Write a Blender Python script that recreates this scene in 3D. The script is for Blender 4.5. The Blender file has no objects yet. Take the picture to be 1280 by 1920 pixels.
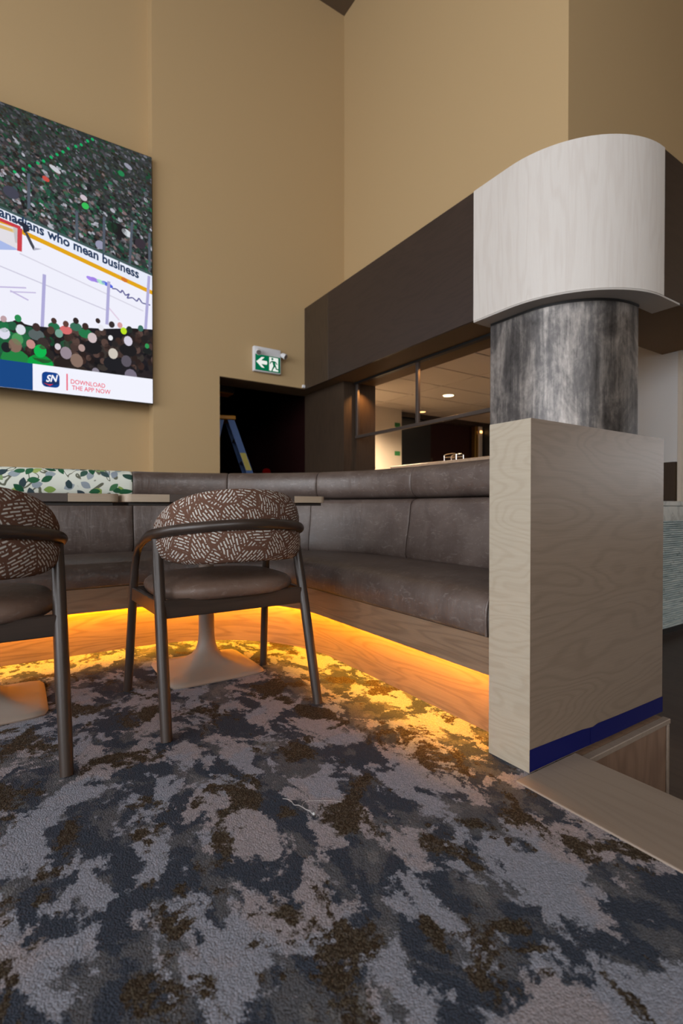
import bpy, bmesh, math, random
from mathutils import Vector, Matrix
random.seed(7)
PI = math.pi
scene = bpy.context.scene
COL = scene.collection

# ------------------------------------------------------------------ camera
# room axes: X runs along the screen wall, Y runs along the bar front, Z up; platform floor is Z = 0
F_PX, HORIZON, CAM_H = 927.0, 950.0, 0.70
YAW = math.atan2(0.549, 0.836)
cam_d = bpy.data.cameras.new('camera')
cam = bpy.data.objects.new('camera', cam_d); COL.objects.link(cam)
cam.location = (0, 0, CAM_H)
cam.rotation_euler = (math.radians(90) - math.atan(10 / F_PX), 0, -YAW)
cam_d.sensor_fit = 'HORIZONTAL'; cam_d.sensor_width = 36.0
cam_d.lens = F_PX / 1280 * 36.0
cam_d.clip_start = 0.02
cam_d.dof.use_dof = True; cam_d.dof.focus_distance = 1.7; cam_d.dof.aperture_fstop = 4.5
scene.camera = cam

# ------------------------------------------------------------------ world, window light, exposure
world = bpy.data.worlds.new('sky'); scene.world = world
world.use_nodes = True
bg = world.node_tree.nodes['Background']
bg.inputs[0].default_value = (0.93, 0.955, 1.0, 1)
bg.inputs[1].default_value = 8.9
scene.view_settings.view_transform = 'Standard'
scene.view_settings.look = 'None'
scene.view_settings.exposure = 0.0
scene.view_settings.gamma = 1.0
scene.view_settings.use_curve_mapping = False
scene.cycles.use_denoising = True
scene.cycles.max_bounces = 10
scene.cycles.diffuse_bounces = 6
scene.cycles.sample_clamp_indirect = 6.0
LOWZ = -0.37          # lower floor of the bar area
CEILZ = 6.71
WX, RY = -5.5, -5.0   # window wall (left of the camera) and rear wall

def portal(name, loc, rot, sx, sy):
    l = bpy.data.lights.new(name, 'AREA'); l.shape = 'RECTANGLE'; l.size = sx; l.size_y = sy
    l.cycles.is_portal = True
    o = bpy.data.objects.new(name, l); COL.objects.link(o); o.location = loc; o.rotation_euler = rot
WIN_SIDE = [(-3.8, -1.5), (-1.1, 1.2), (1.6, 3.7)]
WIN_SIDE_Z = (0.5, 4.35)
WIN_REAR = [(-4.6, -2.6), (-2.2, -0.2)]
WIN_FAR = [(-4.6, -3.0), (-2.7, -1.1)]
WIN_FAR_Z = (1.1, 2.05)
WIN_REAR_Z = (2.4, 5.3)
for y0, y1 in WIN_SIDE:
    portal('window_daylight', (WX - .1, (y0+y1)/2, sum(WIN_SIDE_Z)/2), (0, -PI/2, 0), WIN_SIDE_Z[1]-WIN_SIDE_Z[0], y1-y0)
for x0, x1 in WIN_REAR:
    portal('window_daylight', ((x0+x1)/2, RY - .1, sum(WIN_REAR_Z)/2), (PI/2, 0, 0), x1-x0, WIN_REAR_Z[1]-WIN_REAR_Z[0])

EX = 9.5             # far right extent
for y0, y1 in WIN_FAR:
    portal('window_daylight', (EX + .35, (y0+y1)/2, sum(WIN_FAR_Z)/2), (0, PI/2, 0), WIN_FAR_Z[1]-WIN_FAR_Z[0], y1-y0)

# ------------------------------------------------------------------ helpers: materials
def mat(name, color=(.5, .5, .5), rough=.6, metal=0.0, spec=.5):
    m = bpy.data.materials.new(name); m.use_nodes = True
    b = m.node_tree.nodes['Principled BSDF']
    b.inputs['Base Color'].default_value = (*color, 1)
    b.inputs['Roughness'].default_value = rough
    b.inputs['Metallic'].default_value = metal
    b.inputs['Specular IOR Level'].default_value = spec
    return m
class NT:
    def __init__(s, m): s.t = m.node_tree; s.b = s.t.nodes['Principled BSDF']
    def n(s, typ, **kw):
        nd = s.t.nodes.new(typ)
        for k, v in kw.items():
            if k.startswith('i_'):
                key = k[2:]; key = int(key) if key.isdigit() else key.replace('_', ' ')
                s.put(nd.inputs[key], v)
            else: setattr(nd, k, v)
        return nd
    def put(s, sock, v):
        if isinstance(v, bpy.types.NodeSocket): s.t.links.new(v, sock)
        else: sock.default_value = v
    def coord(s, which='Object', scale=(1, 1, 1), rot=(0, 0, 0), loc=(0, 0, 0)):
        tc = s.n('ShaderNodeTexCoord'); mp = s.n('ShaderNodeMapping')
        mp.inputs['Scale'].default_value = scale; mp.inputs['Rotation'].default_value = rot; mp.inputs['Location'].default_value = loc
        s.t.links.new(tc.outputs[which], mp.inputs['Vector']); return mp.outputs[0]
    def noise(s, vec, scale=5, detail=4, rough=.5, dist=0):
        return s.n('ShaderNodeTexNoise', i_Vector=vec, i_Scale=scale, i_Detail=detail, i_Roughness=rough, i_Distortion=dist).outputs['Fac']
    def math(s, op, a, b=0.0, c=None, clamp=False):
        nd = s.n('ShaderNodeMath', operation=op, use_clamp=clamp); s.put(nd.inputs[0], a); s.put(nd.inputs[1], b)
        if c is not None: s.put(nd.inputs[2], c)
        return nd.outputs[0]
    def step(s, v, lo, hi):
        nd = s.n('ShaderNodeMapRange', interpolation_type='SMOOTHSTEP'); s.put(nd.inputs[0], v)
        nd.inputs[1].default_value = lo; nd.inputs[2].default_value = hi; return nd.outputs[0]
    def mix(s, f, a, b):
        nd = s.n('ShaderNodeMix', data_type='RGBA'); s.put(nd.inputs[0], f)
        for sock, v in ((nd.inputs[6], a), (nd.inputs[7], b)):
            s.put(sock, (*v, 1) if isinstance(v, tuple) and len(v) == 3 else v)
        return nd.outputs[2]
    def ramp(s, f, stops):
        nd = s.n('ShaderNodeValToRGB'); s.put(nd.inputs[0], f); cr = nd.color_ramp
        while len(cr.elements) < len(stops): cr.elements.new(.5)
        for e, (p, c) in zip(cr.elements, stops): e.position = p; e.color = (*c, 1)
        return nd.outputs[0]
    def base(s, c): s.t.links.new(c, s.b.inputs['Base Color'])
    def bump(s, h, strength=.3, dist=.01):
        nd = s.n('ShaderNodeBump', i_Height=h, i_Strength=strength, i_Distance=dist)
        s.t.links.new(nd.outputs[0], s.b.inputs['Normal'])
def lerp3(a, b, t): return tuple(x + (y-x)*t for x, y in zip(a, b))

def wood(name, c1, c2, grain='X', coords='Object', rough=.45, rings=9.0, across=5.0, strength=1.0, loc=(0, 0, 0), scale=1.0):
    """veneer: contour rings of a stretched noise give cathedral figure, plus fine pores along the grain"""
    m = mat(name, c1, rough); t = NT(m)
    sc = {'X': (1, across, across), 'Y': (across, 1, across), 'Z': (across, across, 1)}[grain]
    v = t.coord(coords, tuple(k*scale for k in sc), loc=loc)
    big = t.noise(v, .9, 2.5, .45, .25)
    ring = t.math('FRACT', t.math('MULTIPLY', big, rings*2))
    ring = t.math('ABSOLUTE', t.math('SUBTRACT', ring, .5))
    ring = t.math('MULTIPLY', ring, 2.0)
    sp = {'X': (2.5, 90, 90), 'Y': (90, 2.5, 90), 'Z': (90, 90, 2.5)}[grain]
    pores = t.noise(t.coord(coords, sp), 3, 3, .6)
    tone = t.noise(t.coord(coords, sc, loc=(3.1, 1.7, 5.2)), .7, 2, .5)
    f = t.math('ADD', t.math('MULTIPLY', t.step(ring, .05, .6), .55), t.math('MULTIPLY', t.step(pores, .3, .7), .45))
    f = t.math('MULTIPLY', f, strength)
    col = t.mix(f, c2, c1)
    col = t.mix(t.math('MULTIPLY', t.step(tone, .3, .7), .25*strength), col, lerp3(c1, c2, .5))
    t.base(col); t.bump(t.math('ADD', pores, t.math('MULTIPLY', ring, .4)), .08, .002)
    return m

# ------------------------------------------------------------------ helpers: meshes and objects
def wl(o):
    v = Vector((0, 0, 0))
    while o is not None: v = v + o.location; o = o.parent
    return v
def tag(o, label=None, cat=None, group=None, kind=None):
    if label: o['label'] = label
    if cat: o['category'] = cat
    if group: o['group'] = group
    if kind: o['kind'] = kind
    return o
def thing(name, label, cat, loc=(0, 0, 0), rotz=0, group=None):
    o = bpy.data.objects.new(name, None); COL.objects.link(o)
    o.empty_display_size = .1
    o.location = loc; o.rotation_euler = (0, 0, rotz)
    return tag(o, label, cat, group)
def obj(name, bm, m, parent=None, local=False, smooth=None, label=None, recalc=True):
    me = bpy.data.meshes.new(name)
    if recalc: bmesh.ops.recalc_face_normals(bm, faces=bm.faces[:])
    bm.to_mesh(me); bm.free()
    for mm in (m if isinstance(m, (list, tuple)) else [m]): me.materials.append(mm)
    if parent is not None and not local: me.transform(Matrix.Translation(-wl(parent)))
    if smooth is not None:
        me.polygons.foreach_set('use_smooth', [True]*len(me.polygons))
        me.set_sharp_from_angle(angle=math.radians(smooth))
    o = bpy.data.objects.new(name, me); COL.objects.link(o); o.parent = parent
    if label: o['label'] = label
    return o
def box(bm, x0, x1, y0, y1, z0, z1, bev=0.0, seg=2):
    nb = bmesh.new()
    bmesh.ops.create_cube(nb, size=1.0)
    for v in nb.verts:
        v.co = Vector((x0 + (v.co.x+.5)*(x1-x0), y0 + (v.co.y+.5)*(y1-y0), z0 + (v.co.z+.5)*(z1-z0)))
    if bev > 0: bmesh.ops.bevel(nb, geom=nb.edges[:], offset=bev, segments=seg, affect='EDGES', profile=.5)
    join(bm, nb); return bm
def join(bm, nb):
    me = bpy.data.meshes.new('tmp'); nb.to_mesh(me); nb.free(); bm.from_mesh(me); bpy.data.meshes.remove(me)
def bx(*a, **k): return box(bmesh.new(), *a, **k)
def smooth_pts(pts, n=6):
    P = [Vector(p) for p in pts]; out = []
    for i in range(len(P)-1):
        p0, p1, p2, p3 = P[max(i-1, 0)], P[i], P[i+1], P[min(i+2, len(P)-1)]
        for k in range(n):
            t = k/n
            out.append(.5*((2*p1) + (p2-p0)*t + (2*p0-5*p1+4*p2-p3)*t*t + (3*p1-p0-3*p2+p3)*t**3))
    out.append(P[-1]); return out
def tube(bm, pts, rad, n=14, caps=True):
    pts = [Vector(p) for p in pts]; N = len(pts)
    rads = rad if isinstance(rad, (list, tuple)) else [rad]*N
    T = []
    for i in range(N):
        a, b = pts[max(i-1, 0)], pts[min(i+1, N-1)]; T.append((b-a).normalized())
    up = Vector((0, 0, 1)) if abs(T[0].z) < .9 else Vector((1, 0, 0))
    u = T[0].cross(up).normalized(); rings = []
    for i in range(N):
        u = (u - T[i]*u.dot(T[i])).normalized(); w = T[i].cross(u)
        rings.append([bm.verts.new(pts[i] + (u*math.cos(2*PI*k/n) + w*math.sin(2*PI*k/n))*rads[i]) for k in range(n)])
    for i in range(N-1):
        for k in range(n):
            bm.faces.new((rings[i][k], rings[i][(k+1) % n], rings[i+1][(k+1) % n], rings[i+1][k]))
    if caps: bm.faces.new(rings[0][::-1]); bm.faces.new(rings[-1])
    return bm
def lathe(bm, prof, c=(0, 0, 0), n=24):
    rings = [[bm.verts.new((c[0]+r*math.cos(2*PI*k/n), c[1]+r*math.sin(2*PI*k/n), c[2]+z)) for k in range(n)] for r, z in prof]
    for i in range(len(rings)-1):
        for k in range(n): bm.faces.new((rings[i][k], rings[i][(k+1) % n], rings[i+1][(k+1) % n], rings[i+1][k]))
    bm.faces.new(rings[0][::-1]); bm.faces.new(rings[-1]); return bm
def prism(bm, poly, z0, z1):
    """vertical prism over a plan polygon"""
    a = [bm.verts.new((x, y, z0)) for x, y in poly]; b = [bm.verts.new((x, y, z1)) for x, y in poly]
    n = len(poly); bm.faces.new(a[::-1]); bm.faces.new(b)
    for i in range(n): bm.faces.new((a[i], a[(i+1) % n], b[(i+1) % n], b[i]))
    return bm
def struct(name, bm, m, parent=None, label=None, smooth=None):
    o = obj(name, bm, m, parent, smooth=smooth, label=label)
    if parent is None: o['kind'] = 'structure'
    return o

# ------------------------------------------------------------------ materials
M = {}
def build_materials():
    # painted wall
    m = mat('khaki_paint', (.48, .34, .178), .7, spec=.3); t = NT(m)
    nz = t.noise(t.coord('Object', (1, 1, 1)), 160, 2, .5); t.bump(nz, .05, .002)
    M['wall'] = m
    M['ceiling'] = mat('brown_ceiling', (.12, .085, .055), .8, spec=.2)
    M['soffit'] = mat('brown_soffit_paint', (.16, .10, .05), .7, spec=.3)
    M['maroon'] = mat('dark_maroon_paint', (.022, .004, .004), .6, spec=.3)
    M['black'] = mat('black_finish', (.008, .008, .008), .5)
    # carpet
    m = mat('patterned_carpet', (.2, .2, .22), .95, spec=.12); t = NT(m)
    w = t.coord('Object', (1, 1, 1))
    jit = t.n('ShaderNodeTexNoise', i_Vector=w, i_Scale=150.0, i_Detail=2.0)
    off = t.n('ShaderNodeVectorMath', operation='MULTIPLY_ADD')
    t.t.links.new(jit.outputs['Color'], off.inputs[0]); off.inputs[1].default_value = (.022, .022, 0); t.t.links.new(w, off.inputs[2])
    W = off.outputs[0]
    def sub(scale, loc, s, d, r, dist=.3):
        mp = t.n('ShaderNodeMapping'); t.t.links.new(W, mp.inputs[0]); mp.inputs['Scale'].default_value = scale; mp.inputs['Location'].default_value = loc
        return t.noise(mp.outputs[0], s, d, r, dist)
    A = sub((1.3, .85, 1), (2.3, .4, 0), 6.2, 8, .68, .35)
    B = sub((1.2, .85, 1), (7.7, 3.1, 0), 5.8, 8, .72, .4)
    C = sub((1, 1, 1), (1.9, 8.3, 0), 3.2, 5, .6, .2)
    D = sub((1.3, .8, 1), (4.4, 5.6, 0), 7.0, 6, .62, .3)
    slate, mid, light, mauve = (.031, .038, .053), (.070, .072, .080), (.20, .21, .247), (.235, .215, .228)
    brown, olive = (.026, .017, .010), (.062, .050, .034)
    lite = t.mix(t.step(C, .47, .53), light, mauve)
    dark = t.mix(t.step(D, .50, .54), slate, mid)
    col = t.mix(t.step(A, .495, .515), dark, lite)
    col = t.mix(t.math('MULTIPLY', t.step(D, .60, .62), t.step(A, .51, .49)), col, (.105, .105, .108))
    loops = t.n('ShaderNodeTexVoronoi', i_Vector=w, i_Scale=330.0)
    lf = loops.outputs['Distance']; rnd = loops.outputs['Color']
    sep = t.n('ShaderNodeSeparateColor'); t.t.links.new(rnd, sep.inputs[0])
    bro = t.mix(t.step(sep.outputs[0], .45, .75), brown, olive)
    col = t.mix(t.step(B, .548, .566), col, bro)
    shade = t.n('ShaderNodeMapRange'); t.put(shade.inputs[0], sep.outputs[1]); shade.inputs[3].default_value = .78; shade.inputs[4].default_value = 1.2
    mul = t.n('ShaderNodeMix', data_type='RGBA', blend_type='MULTIPLY'); mul.inputs[0].default_value = 1
    t.put(mul.inputs[6], col); t.put(mul.inputs[7], shade.outputs[0]); t.base(mul.outputs[2])
    t.bump(t.math('SUBTRACT', 1.0, lf), .55, .004)
    M['carpet'] = m
    # leather
    def leather(name, c, c2, rough):
        m = mat(name, c, rough); t = NT(m); v = t.coord('Object')
        n1 = t.noise(v, 7, 5, .6, .4); n2 = t.noise(v, 60, 4, .6); scuff = t.noise(t.coord('Object', (1, 1, 2.5)), 23, 6, .7, 1.2)
        col = t.mix(t.step(n1, .35, .7), c, c2)
        col = t.mix(t.math('MULTIPLY', t.step(scuff, .52, .72), .55), col, lerp3(c2, (.34, .30, .28), .42)); t.base(col)
        r = t.n('ShaderNodeMapRange'); t.put(r.inputs[0], n1); r.inputs[3].default_value = rough-.1; r.inputs[4].default_value = rough+.12
        t.t.links.new(r.outputs[0], t.b.inputs['Roughness'])
        wr = t.noise(t.coord('Object', (6, 6, 1.2)), 4, 3, .55, .8)
        t.bump(t.math('ADD', t.math('MULTIPLY', n2, .10), t.math('MULTIPLY', wr, .8)), .16, .02)
        return m
    M['leather'] = leather('brown_grey_leather', (.070, .049, .041), (.105, .078, .066), .42)
    M['leather_seat'] = leather('brown_seat_leather', (.125, .078, .058), (.155, .10, .075), .5)
    # woods
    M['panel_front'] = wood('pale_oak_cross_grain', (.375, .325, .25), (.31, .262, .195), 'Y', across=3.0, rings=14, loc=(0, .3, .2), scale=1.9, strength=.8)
    M['panel_side'] = wood('figured_oak_shade_toned', (.245, .186, .138), (.178, .131, .094), 'X', across=3.8, rings=14, loc=(.4, 0, .9), scale=1.15, strength=.65, rough=.36)  # same oak as the front, darkened to stand in for shade on this side
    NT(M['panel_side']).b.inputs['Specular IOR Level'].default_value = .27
    M['apron_wood'] = wood('oak_apron', (.215, .142, .090), (.128, .081, .050), 'X', 'UV', across=9, rings=8)
    M['nosing'] = wood('oak_nosing', (.25, .195, .15), (.20, .152, .115), 'Y', across=8, rings=5, strength=.7)
    M['plywood'] = wood('raw_plywood', (.22, .135, .088), (.14, .08, .05), 'Z', across=3, rings=8)
    M['fascia'] = wood('dark_walnut_horizontal', (.038, .0235, .0185), (.026, .016, .013), 'Y', across=7, rings=5)
    M['fascia_x'] = wood('dark_walnut_return', (.038, .0235, .0185), (.026, .016, .013), 'X', across=7, rings=5)
    M['fascia_v'] = wood('walnut_vertical', (.054, .034, .021), (.034, .021, .013), 'Z', across=9, rings=6)
    M['white_wood'] = wood('bleached_maple', (.67, .645, .61), (.58, .535, .495), 'Z', across=11, rings=3, strength=.6, rough=.5)
    M['chair_wood'] = wood('dark_ash', (.040, .026, .0195), (.024, .016, .012), 'Z', across=12, rings=3, rough=.38)
    M['rail_wood'] = wood('dark_ash_rail', (.040, .026, .0195), (.024, .016, .012), 'X', across=12, rings=3, rough=.38)
    M['table_light'] = wood('pale_ash_table', (.42, .34, .25), (.34, .26, .19), 'X', across=10, rings=4)
    M['table_dark'] = mat('dark_table_inlay', (.075, .058, .05), .5)
    M['table_under'] = mat('table_underside', (.02, .016, .014), .6)
    M['base_metal'] = mat('taupe_powder_coat', (.26, .205, .165), .45)
    M['low_floor'] = wood('dark_bar_floor', (.095, .072, .060), (.070, .052, .045), 'Y', across=5, rings=4, rough=.5)
    M['tape'] = mat('blue_painters_tape', (.002, .004, .075), .6, spec=.2)
    M['green_tape'] = mat('green_masking_tape', (.03, .22, .06), .6)
    M['white_paint'] = mat('white_paint', (.66, .66, .66), .6)
    M['cream_paint'] = mat('cream_paint', (.62, .55, .46), .6)
    M['plastic'] = mat('white_plastic', (.72, .73, .76), .4)
    M['steel_dark'] = mat('bronze_steel', (.075, .058, .05), .45, .4)
    M['chrome'] = mat('chrome', (.8, .8, .8), .12, 1.0)
    M['brass'] = mat('brass', (.55, .30, .07), .3, 1.0)
    M['tile_ceiling'] = mat('acoustic_tile', (.62, .56, .50), .85, spec=.2)
    # metal clad column
    m = mat('mottled_steel', (.4, .4, .4), .4, .85); t = NT(m)
    st = t.noise(t.coord('Object', (11, 11, .8)), 2.2, 5, .62, .3)
    cl = t.noise(t.coord('Object', (2.6, 2.6, 1.5)), 1.6, 6, .66, .7)
    sp = t.noise(t.coord('Object', (1, 1, .5)), 60, 4, .6)
    f = t.math('ADD', t.math('MULTIPLY', st, .35), t.math('ADD', t.math('MULTIPLY', cl, .55), t.math('MULTIPLY', sp, .12)))
    t.base(t.ramp(f, [(.38, (.055, .052, .052)), (.49, (.13, .122, .12)), (.57, (.27, .25, .235)), (.66, (.48, .44, .41))]))
    t.t.links.new(t.ramp(f, [(.3, (.42, .42, .42)), (.7, (.58, .58, .58))]), t.b.inputs['Roughness'])
    t.bump(f, .08, .01)
    M['column'] = m
    # marble and ribbed tile
    m = mat('pale_marble', (.6, .62, .6), .3); t = NT(m)
    v = t.noise(t.coord('Object', (1, 1, 1)), 5, 6, .65, 1.5)
    t.base(t.ramp(v, [(.35, (.62, .63, .60)), (.5, (.52, .55, .54)), (.56, (.35, .37, .36)), (.62, (.58, .60, .58))]))
    M['marble'] = m
    m = mat('glazed_ribbed_tile', (.4, .5, .52), .3); t = NT(m)
    v = t.noise(t.coord('Object', (1.2, 1, 14)), 5, 4, .6, .4)
    t.base(t.ramp(v, [(.3, (.16, .24, .27)), (.45, (.40, .50, .52)), (.6, (.58, .66, .66))]))
    M['ribbed'] = m
    # chair fabric: patches of dashes turned different ways
    m = mat('dash_print_fabric', (.1, .06, .04), .85, spec=.2); t = NT(m)
    uv = t.coord('UV')
    wob = t.n('ShaderNodeTexNoise', i_Vector=uv, i_Scale=22.0, i_Detail=2.0)
    off = t.n('ShaderNodeVectorMath', operation='MULTIPLY_ADD'); t.t.links.new(wob.outputs['Color'], off.inputs[0]); off.inputs[1].default_value = (.012, .012, 0); t.t.links.new(uv, off.inputs[2])
    vor = t.n('ShaderNodeTexVoronoi', i_Vector=off.outputs[0], i_Scale=14.0)
    sep = t.n('ShaderNodeSeparateColor'); t.t.links.new(vor.outputs['Color'], sep.inputs[0])
    rot = t.n('ShaderNodeVectorRotate', rotation_type='Z_AXIS'); t.t.links.new(off.outputs[0], rot.inputs['Vector'])
    t.t.links.new(t.math('MULTIPLY', sep.outputs[0], 6.28), rot.inputs['Angle'])
    br = t.n('ShaderNodeTexBrick', i_Vector=rot.outputs[0], i_Scale=21.5)
    br.inputs['Mortar Size'].default_value = .062; br.inputs['Mortar Smooth'].default_value = .15; br.inputs['Bias'].default_value = 0
    br.inputs['Brick Width'].default_value = .62; br.inputs['Row Height'].default_value = .20; br.offset = .37
    edge = t.n('ShaderNodeTexVoronoi', feature='DISTANCE_TO_EDGE', i_Vector=off.outputs[0], i_Scale=14.0)
    ins = t.step(edge.outputs['Distance'], .03, .06)
    gap = t.step(t.noise(uv, 60, 2, .5), .36, .42)
    dash = t.math('MULTIPLY', t.math('MULTIPLY', t.math('SUBTRACT', 1.0, br.outputs['Fac']), ins), gap)
    t.base(t.mix(dash, (.105, .052, .034), (.46, .45, .42)))
    t.bump(t.noise(uv, 600, 2, .5), .2, .002)
    M['dash'] = m
    # botanical fabric
    m = mat('botanical_fabric', (.7, .75, .68), .85, spec=.2); t = NT(m)
    uv = t.coord('UV')
    def leaves(scale, loc, wlen, wid, thr):
        mp = t.n('ShaderNodeMapping'); t.t.links.new(uv, mp.inputs[0]); mp.inputs['Location'].default_value = loc
        vo = t.n('ShaderNodeTexVoronoi', i_Vector=mp.outputs[0], i_Scale=scale, voronoi_dimensions='2D', i_Randomness=.85)
        d = t.n('ShaderNodeVectorMath', operation='SUBTRACT'); t.t.links.new(mp.outputs[0], d.inputs[0]); t.t.links.new(vo.outputs['Position'], d.inputs[1])
        se = t.n('ShaderNodeSeparateColor'); t.t.links.new(vo.outputs['Color'], se.inputs[0])
        ro = t.n('ShaderNodeVectorRotate', rotation_type='Z_AXIS'); t.t.links.new(d.outputs[0], ro.inputs[0]); t.t.links.new(t.math('MULTIPLY', se.outputs[0], 6.28), ro.inputs['Angle'])
        xy = t.n('ShaderNodeSeparateXYZ'); t.t.links.new(ro.outputs[0], xy.inputs[0])
        x = t.math('DIVIDE', xy.outputs[0], wlen); y = t.math('ABSOLUTE', t.math('DIVIDE', xy.outputs[1], wid))
        lens = t.math('SUBTRACT', t.math('SUBTRACT', 1.0, t.math('MULTIPLY', x, x)), y)
        on = t.math('MULTIPLY', t.step(lens, 0, .08), t.math('GREATER_THAN', se.outputs[2], thr))
        return on, se.outputs[1]
    base = (.70, .74, .66)
    br = t.noise(t.n('ShaderNodeMapping', i_0=uv).outputs[0], 9, 1, .4, .6)
    line = t.math('ABSOLUTE', t.math('SUBTRACT', t.math('FRACT', t.math('MULTIPLY', br, 4.0)), .5))
    col = t.mix(t.step(line, .10, .055), base, (.13, .14, .10))
    a, r = leaves(16, (.37, .11, 0), .030, .019, .45)
    col = t.mix(a, col, t.ramp(r, [(.0, (.25, .30, .36)), (.4, (.32, .38, .42)), (.7, (.22, .36, .08)), (1, (.36, .46, .14))]))
    a, r = leaves(17, (0, 0, 0), .032, .017, .25)
    col = t.mix(a, col, t.ramp(r, [(.0, (.010, .075, .035)), (.45, (.03, .14, .06)), (.6, (.045, .07, .09)), (.85, (.02, .05, .05)), (1, (.06, .2, .08))]))
    t.base(col)
    M['botanical'] = m
    # emitters
    def emit(name, c, s):
        m = bpy.data.materials.new(name); m.use_nodes = True; nt = m.node_tree; nt.nodes.clear()
        e = nt.nodes.new('ShaderNodeEmission'); e.inputs[0].default_value = (*c, 1); e.inputs[1].default_value = s
        o = nt.nodes.new('ShaderNodeOutputMaterial'); nt.links.new(e.outputs[0], o.inputs[0]); return m
    M['led'] = emit('amber_led', (1.0, .37, .004), 205)
    M['lamp'] = emit('warm_lamp_lens', (1.0, .72, .38), 9)
    M['lamp_small'] = emit('warm_spot_lens', (1.0, .5, .16), 4)
    M['red_lamp'] = emit('red_lamp_glass', (.5, .004, .004), .07)
    M['sign_green'] = emit('lit_green', (.002, .13, .055), 1.0)
    M['sign_white'] = emit('lit_white', (.80, .82, .78), 1.0)
    m = bpy.data.materials.new('screen_picture'); m.use_nodes = True; nt = m.node_tree; nt.nodes.clear()
    e = nt.nodes.new('ShaderNodeEmission'); at = nt.nodes.new('ShaderNodeVertexColor'); at.layer_name = 'Col'
    nt.links.new(at.outputs[0], e.inputs[0]); e.inputs[1].default_value = 1.0
    o = nt.nodes.new('ShaderNodeOutputMaterial'); nt.links.new(e.outputs[0], o.inputs[0]); M['picture'] = m
    M['ladder_blue'] = mat('blue_fibreglass', (.035, .13, .42), .45)
    M['ladder_orange'] = mat('amber_plastic', (.75, .32, .03), .5)
    M['ladder_yellow'] = mat('yellow_label', (.70, .60, .10), .5)
    M['ladder_metal'] = mat('aluminium', (.45, .42, .4), .4, .8)
    M['thread'] = mat('white_thread', (.42, .42, .42), .8)
    M['seam'] = mat('stitched_seam', (.05, .038, .034), .7)
build_materials()

# ================================================================== STRUCTURE
WB = 5.10            # screen wall plane (Y)
REC = 5.287          # recessed part behind the screen
FX, FY = 2.83, 1.55  # bulkhead faces
FZ0, FZ1 = 2.075, 3.02
UX, UY = 3.39, 2.14  # upper wall set back above the bulkhead
DOORX = 1.805; HEADZ = 2.085; WT = 5.45
# lower floor, platform, carpet
struct('floor_lower', bx(WX-.3, EX, RY-.3, 10.0, LOWZ-.1, LOWZ), M['low_floor'])
plat = bmesh.new()
prism(plat, [(WX, RY), (1.30, RY), (1.30, .80), (1.82, .80), (1.82, 3.27), (WX, 3.27)], LOWZ, -.012)
struct('floor_platform', plat, M['plywood'])
carp = bmesh.new()
prism(carp, [(WX, RY), (1.057, RY), (1.057, .80), (1.30, .82), (1.30, 2.9), (WX, 2.9)], -.012, 0)
struct('floor', carp, M['carpet'])
struct('trim_1', bx(1.057, 1.318, RY, .802, -.03, .004, bev=.003), M['nosing'])
# screen wall
wb = bmesh.new()
box(wb, WX-.3, 1.13, REC, WT, LOWZ, CEILZ)
box(wb, 1.13, DOORX, WB, WT, LOWZ, CEILZ)
box(wb, DOORX, 3.45, WB, WT, HEADZ, CEILZ)
box(wb, 3.05, 3.45, WT-.05, WT, LOWZ, HEADZ)
struct('wall_screen', wb, M['wall'])
struct('trim_2', bx(DOORX+.002, 3.0, WB+.002, WT, HEADZ-.006, HEADZ-.001), M['soffit'])
# upper walls over the bar
struct('wall_upper', prism(bmesh.new(), [(UX, UY), (EX, UY), (EX, UY+.1), (UX+.1, UY+.1), (UX+.1, WB), (UX, WB)], FZ0+.2, CEILZ), M['wall'])
struct('ceiling', bx(WX-.3, EX, RY-.3, WT, CEILZ, CEILZ+.1), M['ceiling'])
# window wall and rear wall with openings
def holed(bm, axis, at, thick, lo, hi, z0, z1, holes, hz):
    cuts = [lo] + [c for h in holes for c in h] + [hi]
    def put(p0, p1, q0, q1):
        if axis == 'X': box(bm, at-thick, at, p0, p1, q0, q1)
        else: box(bm, p0, p1, at-thick, at, q0, q1)
    for i in range(0, len(cuts), 2):
        if cuts[i+1] > cuts[i]: put(cuts[i], cuts[i+1], z0, z1)
    for h in holes: put(h[0], h[1], z0, hz[0]); put(h[0], h[1], hz[1], z1)
    return bm
struct('wall_window', holed(bmesh.new(), 'X', WX, .25, RY, WT, LOWZ, CEILZ, WIN_SIDE, WIN_SIDE_Z), M['wall'])
struct('wall_rear', holed(bmesh.new(), 'Y', RY, .25, WX-.25, EX, LOWZ, CEILZ, WIN_REAR, WIN_REAR_Z), M['wall'])
struct('wall_far', holed(bmesh.new(), 'X', EX+.25, .25, RY-.3, 10, LOWZ, CEILZ, WIN_FAR, WIN_FAR_Z), M['wall'])
k = 1
for axis, at, wins, hz in (('X', WX-.12, WIN_SIDE, WIN_SIDE_Z), ('Y', RY-.12, WIN_REAR, WIN_REAR_Z), ('X', EX+.12, WIN_FAR, WIN_FAR_Z)):
    for w0, w1 in wins:
        b = bmesh.new()
        for i in range(3):
            c = w0 + (w1-w0)*i/2; c0, c1 = max(w0, c-.03), min(w1, c+.03)
            if axis == 'X': box(b, at-.04, at+.04, c0, c1, hz[0], hz[1])
            else: box(b, c0, c1, at-.04, at+.04, hz[0], hz[1])
        for z in (hz[0]+.03, (hz[0]+hz[1])/2, hz[1]-.03):
            if axis == 'X': box(b, at-.035, at+.035, w0, w1, z-.03, z+.03)
            else: box(b, w0, w1, at-.035, at+.035, z-.03, z+.03)
        struct('window_%d' % k, b, M['steel_dark']); k += 1

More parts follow.
